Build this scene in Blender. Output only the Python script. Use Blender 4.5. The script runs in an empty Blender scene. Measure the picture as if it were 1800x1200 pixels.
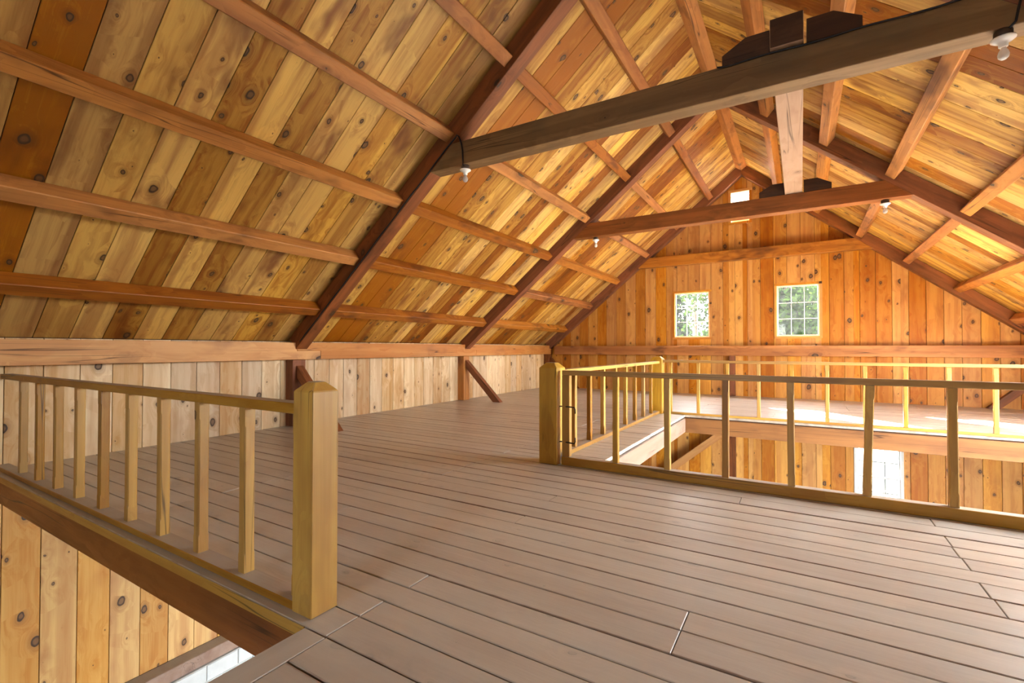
import bpy, bmesh, math, random
from mathutils import Vector, Matrix
random.seed(7)
S = bpy.context.scene
COL = S.collection

# ------------------------------------------------------------------ camera
cd = bpy.data.cameras.new('camera')
cam = bpy.data.objects.new('camera', cd)
COL.objects.link(cam)
cd.sensor_width = 36.0
cd.lens = 36.0 * 831.0 / 1800.0
cd.clip_start = 0.02
cd.clip_end = 500
Rc = Matrix(((0.85323127, 0.52153165, 0.00107055),
             (0.00658949, -0.01283296, 0.99989594),
             (0.52149111, -0.85313543, -0.01438611)))
cam.matrix_world = Matrix.Translation((0, 0, 1.2)) @ Rc.transposed().to_4x4()
S.camera = cam

# ------------------------------------------------------------------ light
S.view_settings.view_transform = 'Standard'
S.view_settings.look = 'None'
S.view_settings.gamma = 1.0
S.view_settings.use_curve_mapping = False
S.view_settings.exposure = 4.22
W = bpy.data.worlds.new('sky')
S.world = W
W.use_nodes = True
bg = W.node_tree.nodes['Background']
bg.inputs['Color'].default_value = (0.93, 0.97, 1.0, 1)
bg.inputs['Strength'].default_value = 2.6

sl = bpy.data.lights.new('sun', 'SUN')
sl.energy = 38.0
sl.angle = math.radians(0.6)
sl.color = (1.0, 0.90, 0.74)
sun = bpy.data.objects.new('sun', sl)
COL.objects.link(sun)
sun.rotation_euler = Vector((1.5, -1.57, -1.0)).to_track_quat('-Z', 'Y').to_euler()
sun.location = (-12, 25, 12)

def portal(loc, direction, sx, sy):
    l = bpy.data.lights.new('daylight_portal', 'AREA')
    l.shape = 'RECTANGLE'; l.size = sx; l.size_y = sy
    l.cycles.is_portal = True
    o = bpy.data.objects.new('daylight_portal', l)
    COL.objects.link(o)
    o.location = loc
    o.rotation_euler = Vector(direction).to_track_quat('-Z', 'Y').to_euler()
    return o

# ------------------------------------------------------------------ dimensions (metres, loft floor = 0)
XR, ZR, SL = -1.25, 5.56, 0.815          # ridge, underside of rafters
ANG = math.atan(SL); CO = math.cos(ANG); SI = math.sin(ANG)
RD = 0.30                                 # rafter depth measured vertically
TR = (4.46, 8.755, 13.05)                 # near faces of the three rafter pairs
TW = 0.20
XL, XRW = -6.80, 4.30                     # inner faces of side walls
YG, YB = 13.25, -4.4                      # gable face, rear end
ZG = -3.35                                # ground floor
PXL = -6.62; PXR = 2 * XR - PXL           # inner faces of plates

# ------------------------------------------------------------------ materials
def mat_new(name):
    m = bpy.data.materials.new(name); m.use_nodes = True
    nt = m.node_tree
    for n in list(nt.nodes):
        if n.type not in ('BSDF_PRINCIPLED', 'OUTPUT_MATERIAL'):
            nt.nodes.remove(n)
    return m, nt, nt.nodes['Principled BSDF']

class NB:
    def __init__(s, nt): s.nt = nt
    def n(s, t, **kw):
        nd = s.nt.nodes.new(t)
        for k, v in kw.items(): setattr(nd, k, v)
        return nd
    def link(s, a, b): s.nt.links.new(a, b)
    def val(s, sock, v):
        if hasattr(v, 'links') or isinstance(v, bpy.types.NodeSocket): s.link(v, sock)
        else: sock.default_value = v
    def math(s, op, a, b=None, c=None, clamp=False):
        nd = s.n('ShaderNodeMath', operation=op, use_clamp=clamp)
        s.val(nd.inputs[0], a)
        if b is not None: s.val(nd.inputs[1], b)
        if c is not None: s.val(nd.inputs[2], c)
        return nd.outputs[0]
    def vmath(s, op, a, b):
        nd = s.n('ShaderNodeVectorMath', operation=op)
        s.val(nd.inputs[0], a); s.val(nd.inputs[1], b)
        return nd.outputs[0]
    def mix(s, f, a, b, mode='MIX'):
        nd = s.n('ShaderNodeMix', data_type='RGBA', blend_type=mode)
        s.val(nd.inputs[0], f); s.val(nd.inputs[6], a); s.val(nd.inputs[7], b)
        return nd.outputs[2]
    def ramp(s, f, lo, hi, a=0.0, b=1.0):
        nd = s.n('ShaderNodeMapRange', interpolation_type='SMOOTHSTEP')
        s.val(nd.inputs[0], f); nd.inputs[1].default_value = lo; nd.inputs[2].default_value = hi
        nd.inputs[3].default_value = a; nd.inputs[4].default_value = b
        return nd.outputs[0]
    def noise(s, vec, scale=1.0, detail=3.0, rough=0.55):
        nd = s.n('ShaderNodeTexNoise')
        s.val(nd.inputs['Vector'], vec)
        nd.inputs['Scale'].default_value = scale; nd.inputs['Detail'].default_value = detail
        nd.inputs['Roughness'].default_value = rough
        return nd.outputs[0]

def c4(c): return (c[0], c[1], c[2], 1.0)

def srgb(r, g, b):
    f = lambda v: (v / 255.0 / 12.92) if v / 255.0 <= 0.04045 else ((v / 255.0 + 0.055) / 1.055) ** 2.4
    return (f(r), f(g), f(b))

def wood(name, light, dark, stain, board=0.5, knots=1.0, knot_col=(0.045, 0.022, 0.01), rough=0.55, spec=0.35,
         grain=12.0, three=False, blotch=0.5, coat=0.0, kscale=(3.0, 4.6), dust=None, top=None, streak=0.4, edge=None, vrange=(0.84, 1.12)):
    """pine: per-piece tone, long grain that bends round knots, dark-rimmed knots, soft stains"""
    m, nt, bs = mat_new(name)
    b = NB(nt)
    tc = b.n('ShaderNodeTexCoord').outputs['Object']
    rnd = b.n('ShaderNodeObjectInfo').outputs['Random']
    off = b.n('ShaderNodeCombineXYZ')
    b.link(b.math('MULTIPLY', rnd, 61.3), off.inputs[0]); b.link(b.math('MULTIPLY', rnd, 37.7), off.inputs[1]); b.link(b.math('MULTIPLY', rnd, 23.9 if three else 0.0), off.inputs[2])
    v = b.vmath('ADD', tc, off.outputs[0])
    # knots
    vo = b.n('ShaderNodeTexVoronoi', voronoi_dimensions='3D' if three else '2D', feature='F1')
    wob = b.noise(v, 9.0, 2.0)
    kv = b.vmath('ADD', b.vmath('MULTIPLY', v, (kscale[0], kscale[1], kscale[1])), b.math('MULTIPLY', wob, 0.16))
    b.link(kv, vo.inputs['Vector']); vo.inputs['Scale'].default_value = 1.0
    d = vo.outputs['Distance']
    sep = b.n('ShaderNodeSeparateColor'); b.link(vo.outputs['Color'], sep.inputs[0])
    kr = b.math('MULTIPLY', b.math('POWER', sep.outputs[0], 3.6), 0.13 * knots)
    kr = b.math('ADD', kr, 0.004)
    q = b.math('DIVIDE', d, kr)
    inside = b.ramp(q, 1.15, 0.85)
    rim = b.math('MULTIPLY', b.ramp(q, 1.3, 1.0), b.ramp(q, 0.45, 0.95))
    halo = b.math('MULTIPLY', b.ramp(q, 3.2, 1.0), b.ramp(kr, 0.02, 0.06))
    # grain
    bend = b.math('DIVIDE', b.math('MULTIPLY', kr, 9.0), b.math('ADD', d, 0.10))
    gv = b.vmath('MULTIPLY', v, (0.55, grain, grain))
    cb = b.n('ShaderNodeCombineXYZ'); b.link(bend, cb.inputs[1]); b.link(bend, cb.inputs[2])
    gv = b.vmath('ADD', gv, cb.outputs[0])
    g = b.noise(gv, 1.0, 4.0, 0.62)
    fine = b.noise(b.vmath('MULTIPLY', v, (2.0, grain * 7.0, grain * 7.0)), 1.0, 2.0, 0.5)
    big = b.noise(b.vmath('MULTIPLY', v, (1.1, 2.6, 2.6)), 1.0, 3.0, 0.6)
    # colour
    r2 = b.math('FRACT', b.math('MULTIPLY', rnd, 7.317))
    tone = b.math('ADD', b.math('MULTIPLY', b.ramp(r2, 0.5, 1.0), board), b.ramp(g, 0.38, 0.72, 0.0, 0.55))
    tone = b.math('ADD', tone, b.math('MULTIPLY', b.math('SUBTRACT', fine, 0.5), 0.35), clamp=True)
    col = b.mix(tone, c4(light), c4(dark))
    sn = b.noise(b.vmath('MULTIPLY', v, (0.22, 5.0, 5.0)), 1.0, 2.0, 0.5)
    col = b.mix(b.math('MULTIPLY', b.ramp(sn, 0.50, 0.60), streak), col, c4(dark))
    st = b.math('MULTIPLY', b.ramp(big, 0.52, 0.74), blotch)
    col = b.mix(st, col, c4(stain))
    r3 = b.math('FRACT', b.math('MULTIPLY', rnd, 13.77))
    hv = b.n('ShaderNodeHueSaturation')
    b.link(b.ramp(r3, 0.0, 1.0, 0.4965, 0.5045), hv.inputs['Hue']); b.link(b.ramp(r2, 0.0, 1.0, 0.93, 1.05), hv.inputs['Saturation'])
    b.link(b.ramp(r3, 0.0, 1.0, vrange[0], vrange[1]), hv.inputs['Value']); b.link(col, hv.inputs['Color'])
    col = hv.outputs[0]
    col = b.mix(b.math('MULTIPLY', halo, 0.45), col, c4([x * 0.55 for x in stain]))
    col = b.mix(b.math('MULTIPLY', inside, 0.75), col, c4([k * 2.6 for k in knot_col]))
    col = b.mix(rim, col, c4(knot_col))
    if three:
        cn = b.noise(b.vmath('MULTIPLY', v, (0.2, 8.0, 8.0)), 1.0, 2.0, 0.5)
        ck = b.math('MULTIPLY', b.ramp(b.math('ABSOLUTE', b.math('SUBTRACT', cn, 0.5)), 0.010, 0.0), b.ramp(b.noise(b.vmath('MULTIPLY', v, (0.7, 2.0, 2.0)), 1.0, 1.0), 0.46, 0.56))
        col = b.mix(b.math('MULTIPLY', ck, 0.8), col, c4([x * 0.18 for x in dark]))
    if dust is not None:
        dn = b.noise(b.vmath('MULTIPLY', v, (0.9, 3.0, 3.0)), 1.3, 4.0, 0.65)
        col = b.mix(b.ramp(dn, 0.25, 0.75, dust[1] * 0.7, dust[1]), col, c4(dust[0]))
    if edge is not None:                    # grime in the joints along the long edges
        sy = b.n('ShaderNodeSeparateXYZ'); b.link(tc, sy.inputs[0])
        ed = b.math('ADD', b.math('ABSOLUTE', sy.outputs[1]), b.math('MULTIPLY', b.math('SUBTRACT', wob, 0.5), 0.02))
        col = b.mix(b.ramp(ed, edge[0], edge[0] + edge[1], 0.0, edge[2]), col, c4(edge[3]))
    if top is not None:                     # dust settled on upward faces
        nz = b.n('ShaderNodeSeparateXYZ'); b.link(b.n('ShaderNodeNewGeometry').outputs['Normal'], nz.inputs[0])
        tm = b.math('MULTIPLY', b.ramp(nz.outputs[2], 0.75, 0.97), b.ramp(b.noise(v, 6.0, 3.0), 0.2, 0.6, top[1] * 0.75, top[1]))
        col = b.mix(tm, col, c4(top[0]))
    b.link(col, bs.inputs['Base Color'])
    bs.inputs['Specular IOR Level'].default_value = spec
    b.link(b.math('ADD', b.math('MULTIPLY', g, 0.25), rough - 0.12), bs.inputs['Roughness'])
    if coat: bs.inputs['Coat Weight'].default_value = coat; bs.inputs['Coat Roughness'].default_value = 0.3
    bu = b.n('ShaderNodeBump'); bu.inputs['Strength'].default_value = 0.35; bu.inputs['Distance'].default_value = 0.004
    hgt = b.math('ADD', b.math('ADD', g, b.math('MULTIPLY', fine, 0.5)), b.math('MULTIPLY', inside, 0.4))
    b.link(hgt, bu.inputs['Height'])
    b.link(bu.outputs[0], bs.inputs['Normal'])
    return m

M = {}
M['roof'] = wood('roof_pine', srgb(214, 168, 78), srgb(142, 82, 26), srgb(112, 58, 18), board=0.95, knots=1.05, blotch=0.85, vrange=(0.76, 1.14), streak=0.5)
M['wall'] = wood('wall_pine_lit', srgb(230, 208, 168), srgb(190, 146, 90), srgb(176, 120, 60), board=0.4, knots=1.0, blotch=0.5)  # paled to stand in for the whiter light on the upper wall boards
M['golden'] = wood('wall_pine_less_lit', srgb(218, 176, 104), srgb(182, 124, 58), srgb(160, 96, 40), board=0.5, knots=1.1, blotch=0.55)  # lower boards, toned without the whitening light put into the upper ones
M['gable'] = wood('gable_pine', srgb(206, 148, 62), srgb(172, 102, 34), srgb(142, 78, 26), board=0.6, knots=1.1, blotch=0.5, kscale=(2.6, 3.8))
M['floor'] = wood('floor_boards', srgb(176, 150, 126), srgb(138, 108, 84), srgb(118, 82, 56), board=0.6, knots=0.6, rough=0.36, spec=0.6,
                  blotch=0.35, grain=9.0, dust=(srgb(194, 190, 180), 0.76), edge=(0.079, 0.011, 0.6, srgb(104, 62, 34)))
M['rafter'] = wood('rafter_timber', srgb(140, 80, 40), srgb(88, 46, 20), srgb(70, 34, 16), board=0.35, knots=0.9, three=True, kscale=(1.8, 3.2), grain=9.0)
M['purlin'] = wood('purlin_timber', srgb(182, 116, 46), srgb(130, 72, 26), srgb(84, 42, 18), board=0.6, knots=1.2, three=True, kscale=(2.0, 3.4), grain=9.0, blotch=0.85)
M['collar'] = wood('collar_timber', srgb(138, 106, 66), srgb(96, 68, 38), srgb(88, 76, 54), board=0.2, knots=0.9, three=True, kscale=(1.8, 3.2), grain=8.0, top=(srgb(168, 162, 154), 0.85))
M['plate'] = wood('plate_timber', srgb(206, 150, 86), srgb(178, 112, 54), srgb(136, 80, 48), board=0.2, knots=1.3, three=True, kscale=(1.6, 3.0), grain=8.0)
M['pink'] = wood('hoist_timber', srgb(172, 142, 120), srgb(146, 112, 90), srgb(112, 74, 56), board=0.2, knots=1.0, three=True, kscale=(2.2, 3.6), grain=9.0)
M['rail'] = wood('railing_wood', srgb(186, 142, 58), srgb(150, 102, 34), srgb(132, 84, 28), board=0.5, knots=0.7, three=True, kscale=(2.6, 6.0), grain=14.0, rough=0.42, spec=0.5, top=(srgb(168, 162, 154), 0.85))
M['newel'] = wood('newel_wood', srgb(194, 150, 54), srgb(156, 106, 32), srgb(134, 86, 26), board=0.2, knots=1.0, three=True, kscale=(2.2, 4.4), grain=11.0, rough=0.42, spec=0.5, top=(srgb(168, 162, 154), 0.85))
M['edge'] = wood('edge_beam_timber', srgb(150, 88, 38), srgb(110, 58, 22), srgb(90, 44, 18), board=0.2, knots=0.9, three=True, kscale=(1.8, 3.6), grain=8.0, rough=0.45, top=(srgb(168, 162, 154), 0.85))
M['pale_beam'] = wood('pale_beam_timber', srgb(152, 128, 112), srgb(134, 104, 84), srgb(116, 76, 56), board=0.1, knots=1.1, three=True, kscale=(2.4, 4.4), grain=8.0, top=(srgb(168, 162, 154), 0.85))
M['brown'] = wood('brown_beam_timber', srgb(140, 90, 36), srgb(108, 62, 20), srgb(88, 46, 15), board=0.2, knots=0.9, three=True, kscale=(1.8, 3.6), grain=8.0)
M['dark'] = wood('dark_block_timber', srgb(84, 54, 32), srgb(52, 33, 21), srgb(44, 32, 25), board=0.4, knots=0.5, three=True)

def plain(name, col, rough=0.6, metal=0.0, spec=0.4, bump=0.0, nscale=20.0, var=0.0):
    m, nt, bs = mat_new(name); b = NB(nt)
    tc = b.n('ShaderNodeTexCoord').outputs['Object']
    nz = b.noise(tc, nscale, 4.0, 0.6)
    c = b.mix(b.ramp(nz, 0.3, 0.7), c4(col), c4([x * (1.0 - var) for x in col]))
    b.link(c, bs.inputs['Base Color'])
    bs.inputs['Roughness'].default_value = rough; bs.inputs['Metallic'].default_value = metal
    bs.inputs['Specular IOR Level'].default_value = spec
    if bump:
        bu = b.n('ShaderNodeBump'); bu.inputs['Strength'].default_value = bump; bu.inputs['Distance'].default_value = 0.01
        b.link(nz, bu.inputs['Height']); b.link(bu.outputs[0], bs.inputs['Normal'])
    return m

M['backing'] = plain('dark_sheathing', srgb(70, 44, 26), 0.9, var=0.3)
M['roofing'] = plain('roof_shingle_grey', srgb(70, 66, 62), 0.9, var=0.3)
M['concrete'] = plain('concrete', srgb(205, 203, 198), 0.85, var=0.12, bump=0.2, nscale=6.0)
M['block'] = plain('painted_block', srgb(196, 200, 200), 0.8, var=0.08, bump=0.2, nscale=12.0)
M['black'] = plain('black_cable', (0.012, 0.011, 0.012), 0.5, var=0.2)
M['iron'] = plain('dark_iron', (0.03, 0.027, 0.025), 0.5, metal=0.6, var=0.3)
M['porcelain'] = plain('white_porcelain', srgb(235, 234, 228), 0.25, spec=0.6, var=0.03)
M['box'] = plain('dark_junction_box', srgb(74, 60, 48), 0.6, var=0.3)
M['frame_pale'] = plain('window_frame_pale', srgb(226, 218, 206), 0.6, var=0.08)
M['frame_vinyl'] = plain('window_frame_grey', srgb(206, 206, 204), 0.5, var=0.05)
M['slat'] = plain('pale_louvre', srgb(205, 196, 190), 0.6, var=0.1)
M['lawn'] = plain('lawn_green', srgb(24, 31, 16), 0.9, var=0.35, nscale=1.5)
M['bark'] = plain('bark', srgb(86, 70, 56), 0.9, var=0.4, bump=0.6, nscale=9.0)

def leafmat(name, a, c):
    m, nt, bs = mat_new(name); b = NB(nt)
    g = b.n('ShaderNodeNewGeometry')
    col = b.mix(g.outputs['Random Per Island'], c4(a), c4(c))
    dif = b.n('ShaderNodeBsdfDiffuse'); trl = b.n('ShaderNodeBsdfTranslucent')
    b.link(col, dif.inputs[0]); b.link(col, trl.inputs[0])
    mx = b.n('ShaderNodeMixShader'); mx.inputs[0].default_value = 0.2
    b.link(dif.outputs[0], mx.inputs[1]); b.link(trl.outputs[0], mx.inputs[2])
    out = [n for n in nt.nodes if n.type == 'OUTPUT_MATERIAL'][0]
    nt.nodes.remove(bs); b.link(mx.outputs[0], out.inputs[0])
    return m
M['leaf_dark'] = leafmat('leaf_dark', srgb(10, 19, 12), srgb(24, 36, 16))
M['leaf_mid'] = leafmat('leaf_mid', srgb(14, 26, 11), srgb(34, 48, 16))

def glassmat(name, dirt):
    m, nt, bs = mat_new(name); b = NB(nt)
    tr = b.n('ShaderNodeBsdfTransparent'); gl = b.n('ShaderNodeBsdfGlossy'); df = b.n('ShaderNodeBsdfTranslucent')
    gl.inputs['Roughness'].default_value = 0.02
    df.inputs[0].default_value = (0.85, 0.9, 1.0, 1)
    tc = b.n('ShaderNodeTexCoord').outputs['Object']
    nz = b.noise(tc, 7.0, 5.0, 0.7)
    m1 = b.n('ShaderNodeMixShader'); b.link(b.ramp(nz, 0.35, 0.7, dirt * 0.4, dirt), m1.inputs[0])
    b.link(tr.outputs[0], m1.inputs[1]); b.link(df.outputs[0], m1.inputs[2])
    m2 = b.n('ShaderNodeMixShader'); m2.inputs[0].default_value = 0.006
    b.link(m1.outputs[0], m2.inputs[1]); b.link(gl.outputs[0], m2.inputs[2])
    out = [n for n in nt.nodes if n.type == 'OUTPUT_MATERIAL'][0]
    nt.nodes.remove(bs); b.link(m2.outputs[0], out.inputs[0])
    return m
M['glass'] = glassmat('dusty_pane', 0.0015)
m, nt, bs = mat_new('bulb_glass'); bs.inputs['Base Color'].default_value = (0.9, 0.9, 0.88, 1)
bs.inputs['Transmission Weight'].default_value = 0.5; bs.inputs['Roughness'].default_value = 0.25
bs.inputs['Specular IOR Level'].default_value = 0.6
M['bulb'] = m

# ------------------------------------------------------------------ mesh helpers
def link(name, me, mat, M4, parent=None):
    o = bpy.data.objects.new(name, me); COL.objects.link(o)
    if mat is not None and not me.materials: me.materials.append(mat)
    if parent is not None:
        o.parent = parent
        o.matrix_parent_inverse = Matrix.Translation(-Vector(parent['_o'])) if '_o' in parent else parent.matrix_basis.inverted()
    o.matrix_basis = M4
    return o

def bevel_bm(bm, w):
    if w > 0:
        bmesh.ops.bevel(bm, geom=list(bm.edges), offset=w, segments=1, affect='EDGES', profile=0.5, clamp_overlap=True)

def frame(p0, p1, up=(0, 0, 1)):
    x = (Vector(p1) - Vector(p0)).normalized()
    u = Vector(up); y = u.cross(x)
    if y.length < 1e-5: y = Vector((0, 1, 0)).cross(x)
    y.normalize(); z = x.cross(y)
    r = Matrix((x, y, z)).transposed().to_4x4()
    r.translation = Vector(p0)
    return r

def bar(name, p0, p1, w, d, mat, up=(0, 0, 1), parent=None, bev=0.004):
    """rectangular timber centred on p0-p1: w across (local y), d along up (local z); grain along local x"""
    L = (Vector(p1) - Vector(p0)).length
    bm = bmesh.new(); bmesh.ops.create_cube(bm, size=1.0)
    for v in bm.verts: v.co = Vector(((v.co.x + 0.5) * L, v.co.y * w, v.co.z * d))
    bevel_bm(bm, bev)
    me = bpy.data.meshes.new(name); bm.to_mesh(me); bm.free()
    return link(name, me, mat, frame(p0, p1, up), parent)

def prism(name, poly, vec, fr, mat, parent=None, bev=0.003):
    """world-space polygon extruded by vec; vertices stored in the frame fr (x = grain)"""
    inv = fr.inverted(); bm = bmesh.new(); vec = Vector(vec)
    a = [bm.verts.new(inv @ Vector(p)) for p in poly]
    c = [bm.verts.new(inv @ (Vector(p) + vec)) for p in poly]
    n = len(a)
    bm.faces.new(a); bm.faces.new(list(reversed(c)))
    for i in range(n): bm.faces.new((a[i], c[i], c[(i + 1) % n], a[(i + 1) % n]))
    bmesh.ops.recalc_face_normals(bm, faces=bm.faces)
    bevel_bm(bm, bev)
    me = bpy.data.meshes.new(name); bm.to_mesh(me); bm.free()
    return link(name, me, mat, fr, parent)

def tube(name, pts, r, mat, parent=None, seg=8):
    pts = [Vector(p) for p in pts]; bm = bmesh.new(); rings = []
    o0 = pts[0].copy()
    for i, p in enumerate(pts):
        t = (pts[min(i + 1, len(pts) - 1)] - pts[max(i - 1, 0)]).normalized()
        u = t.cross(Vector((0, 0, 1)))
        if u.length < 1e-3: u = t.cross(Vector((0, 1, 0)))
        u.normalize(); w = t.cross(u)
        rr = r[i] if isinstance(r, (list, tuple)) else r
        rings.append([bm.verts.new(p - o0 + (u * math.cos(a) + w * math.sin(a)) * rr) for a in [2 * math.pi * k / seg for k in range(seg)]])
    for i in range(len(rings) - 1):
        for k in range(seg):
            bm.faces.new((rings[i][k], rings[i][(k + 1) % seg], rings[i + 1][(k + 1) % seg], rings[i + 1][k]))
    bm.faces.new(list(reversed(rings[0]))); bm.faces.new(rings[-1])
    bmesh.ops.recalc_face_normals(bm, faces=bm.faces)
    for f in bm.faces: f.smooth = True
    me = bpy.data.meshes.new(name); bm.to_mesh(me); bm.free()
    return link(name, me, mat, Matrix.Translation(o0), parent)

def lathe(name, prof, loc, mat, parent=None, seg=20):
    bm = bmesh.new(); rings = []
    for (r, z) in prof:
        rings.append([bm.verts.new((r * math.cos(2 * math.pi * k / seg), r * math.sin(2 * math.pi * k / seg), z)) for k in range(seg)])
    for i in range(len(rings) - 1):
        for k in range(seg):
            bm.faces.new((rings[i][k], rings[i][(k + 1) % seg], rings[i + 1][(k + 1) % seg], rings[i + 1][k]))
    bm.faces.new(rings[0]); bm.faces.new(rings[-1])
    bmesh.ops.recalc_face_normals(bm, faces=bm.faces)
    for f in bm.faces: f.smooth = True
    me = bpy.data.meshes.new(name); bm.to_mesh(me); bm.free()
    return link(name, me, mat, Matrix.Translation(loc), parent)

def empty(name, loc=(0, 0, 0), kind=None, label=None, cat=None, group=None):
    o = bpy.data.objects.new(name, None); COL.objects.link(o)
    o.location = loc; o.empty_display_size = 0.2; o['_o'] = tuple(loc)
    if kind: o['kind'] = kind
    tag(o, label, cat, group)
    return o

def tag(o, label=None, cat=None, group=None, kind=None):
    if label: o['label'] = label
    if cat: o['category'] = cat
    if group: o['group'] = group
    if kind: o['kind'] = kind
    return o

def jit(a): return random.uniform(-a, a)

# ------------------------------------------------------------------ loft floor
OP1 = (-6.8, -1.83, -2.2, 1.29)            # stair opening on the left (x0,x1,y0,y1)
OP2 = (-1.80, 3.00, 4.60, 8.97)            # central opening
floor = empty('floor', (0, 0, 0), 'structure', 'worn dusty grey-brown plank floor of the loft')
rows = []
def fill(y0, y1):
    n = max(1, round((y1 - y0) / 0.178)); w = [1 + jit(0.16) for _ in range(n)]; t = sum(w); y = y0
    for k in w:
        rows.append((y, y + k / t * (y1 - y0))); y += k / t * (y1 - y0)
fill(YB, 1.29); fill(1.29, 4.60); fill(4.60, 8.97); fill(8.97, YG)
JOI = [-5.3, -4.1, -2.92, -1.70, -0.43, 0.78, 2.0, 3.2]
for (y0, y1) in rows:
    segs = [(XL + 0.01, XRW)]
    for (a, c, d, e) in (OP1, OP2):
        if y0 >= d - 1e-6 and y1 <= e + 1e-6:
            ns = []
            for (p, q) in segs:
                if a > p + 0.05: ns.append((p, min(q, a)))
                if c < q - 0.05: ns.append((max(p, c), q))
            segs = ns
    if y1 <= 1.29 + 1e-6: segs = [(max(p, -1.69), q) for p, q in segs]
    for (p, q) in segs:
        cuts = [p]; js = [j for j in JOI if p + 0.8 < j < q - 0.8]
        x = p
        while True:
            c = [j for j in js if j > x + 2.0]
            if not c: break
            x = random.choice(c[:3]); cuts.append(x + jit(0.015))
        cuts.append(q)
        for i in range(len(cuts) - 1):
            z = jit(0.0015)
            yy = (y0 + y1) / 2
            bar('floor_board', (cuts[i] + 0.002, yy, -0.02 + z), (cuts[i + 1] - 0.002, yy, -0.02 + z + jit(0.001)), y1 - y0 - 0.008, 0.04, M['floor'], parent=floor, bev=0.003)
bar('edge_board', (-1.76, -2.2, -0.02), (-1.76, 1.285, -0.02), 0.135, 0.04, M['floor'], parent=floor, bev=0.003)
def slab(name, x0, x1, y0, y1, z0, z1, mat, parent=None, bev=0.0):
    bm = bmesh.new(); bmesh.ops.create_cube(bm, size=1.0)
    for v in bm.verts: v.co = Vector((v.co.x * (x1 - x0), v.co.y * (y1 - y0), v.co.z * (z1 - z0)))
    bevel_bm(bm, bev)
    me = bpy.data.meshes.new(name); bm.to_mesh(me); bm.free()
    return link(name, me, mat, Matrix.Translation(((x0 + x1) / 2, (y0 + y1) / 2, (z0 + z1) / 2)), parent)
for (x0, x1, y0, y1) in ((XL, XRW, 8.985, YG), (XL, -1.82, 4.60, 8.985), (3.0, XRW, 4.60, 8.985), (XL, XRW, 1.31, 4.585), (-1.81, XRW, YB, 1.31), (XL, -1.81, YB, -2.2)):
    slab('subfloor', x0, x1, y0, y1, -0.06, -0.044, M['backing'], floor)

# ------------------------------------------------------------------ roof
ceiling = empty('ceiling', (0, 0, 0), 'structure', 'golden pine board underside of the pitched roof')
TH = 0.025
SKYL = [(4.75, 8.6, 4.15, 5.4)]      # unseen roof light added for daylight, right slope: y0, y1, distances from ridge
def slope_pt(side, d, off):
    """point at horizontal distance d from ridge, off = vertical offset above rafter underside"""
    return Vector((XR + side * d, 0, ZR + off - SL * d))
for side in (-1, 1):
    y = YB
    if side == -1: y = 1.58 - 0.2925 * 21
    n = Vector((side * SI, 0, CO))
    while y < YG + 0.04:
        w = 0.2925 + jit(0.012)
        if side == 1:
            for q in SKYL:
                for e in q[:2]:
                    if y + 0.05 < e < y + w + 0.1: w = e - y
        y1 = min(y + w, YG + 0.05)
        runs_ = [(0.0, 5.75)]
        if side == 1:
            for q in SKYL:
                if q[0] <= (y + y1) / 2 <= q[1]: runs_ = [(0.0, q[2]), (q[3], 5.75)]
        pr = jit(0.0015)
        for (d0, d1) in runs_:
            base = slope_pt(side, d0, RD) + n * (TH / 2 + pr); end = slope_pt(side, d1, RD) + n * (TH / 2)
            base.y = end.y = (y + y1) / 2
            bar('roof_board', base, end, y1 - y - 0.006, TH, M['roof'], up=n, parent=ceiling, bev=0.003)
        y = y1
    strips = [(YB, YG + 0.3, -0.02, 6.2)]
    if side == 1:
        strips = []; ya = YB
        for q in SKYL: strips += [(ya, q[0], -0.02, 6.2), (q[0], q[1], -0.02, q[2]), (q[0], q[1], q[3], 6.2)]; ya = q[1]
        strips.append((ya, YG + 0.3, -0.02, 6.2))
    for (ya, yb, d0, d1) in strips:
        a = slope_pt(side, d0, RD) + n * (TH + 0.012); e = slope_pt(side, d1, RD) + n * (TH + 0.012)
        a.y = e.y = (ya + yb) / 2
        bar('sheathing', a, e, yb - ya, 0.02, M['backing'], up=n, parent=ceiling, bev=0)
for k, q in enumerate(SKYL):
    n = Vector((SI, 0, CO)); p1 = slope_pt(1, q[2], RD) + n * 0.03; p2 = slope_pt(1, q[3], RD) + n * 0.03
    r = empty('window_%d' % (5 + k), (p1.x, (q[0] + q[1]) / 2, p2.z), 'structure', 'added unseen roof light bringing daylight through the right roof slope')
    for (u0, u1) in (((p1.x, q[0], p1.z), (p1.x, q[1], p1.z)), ((p2.x, q[0], p2.z), (p2.x, q[1], p2.z)), ((p1.x, q[0], p1.z), (p2.x, q[0], p2.z)), ((p1.x, q[1], p1.z), (p2.x, q[1], p2.z))):
        bar('casing', u0, u1, 0.05, 0.09, M['gable'], up=n, parent=r)
    bar('pane', ((p1.x, (q[0] + q[1]) / 2, p1.z)), (p2.x, (q[0] + q[1]) / 2, p2.z), q[1] - q[0], 0.006, M['glass'], up=n, parent=r, bev=0)
    c = (p1 + p2) / 2 + n * 0.12
    portal((c.x, (q[0] + q[1]) / 2, c.z), (-SI, 0, -CO), q[1] - q[0], (p2 - p1).length)

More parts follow.
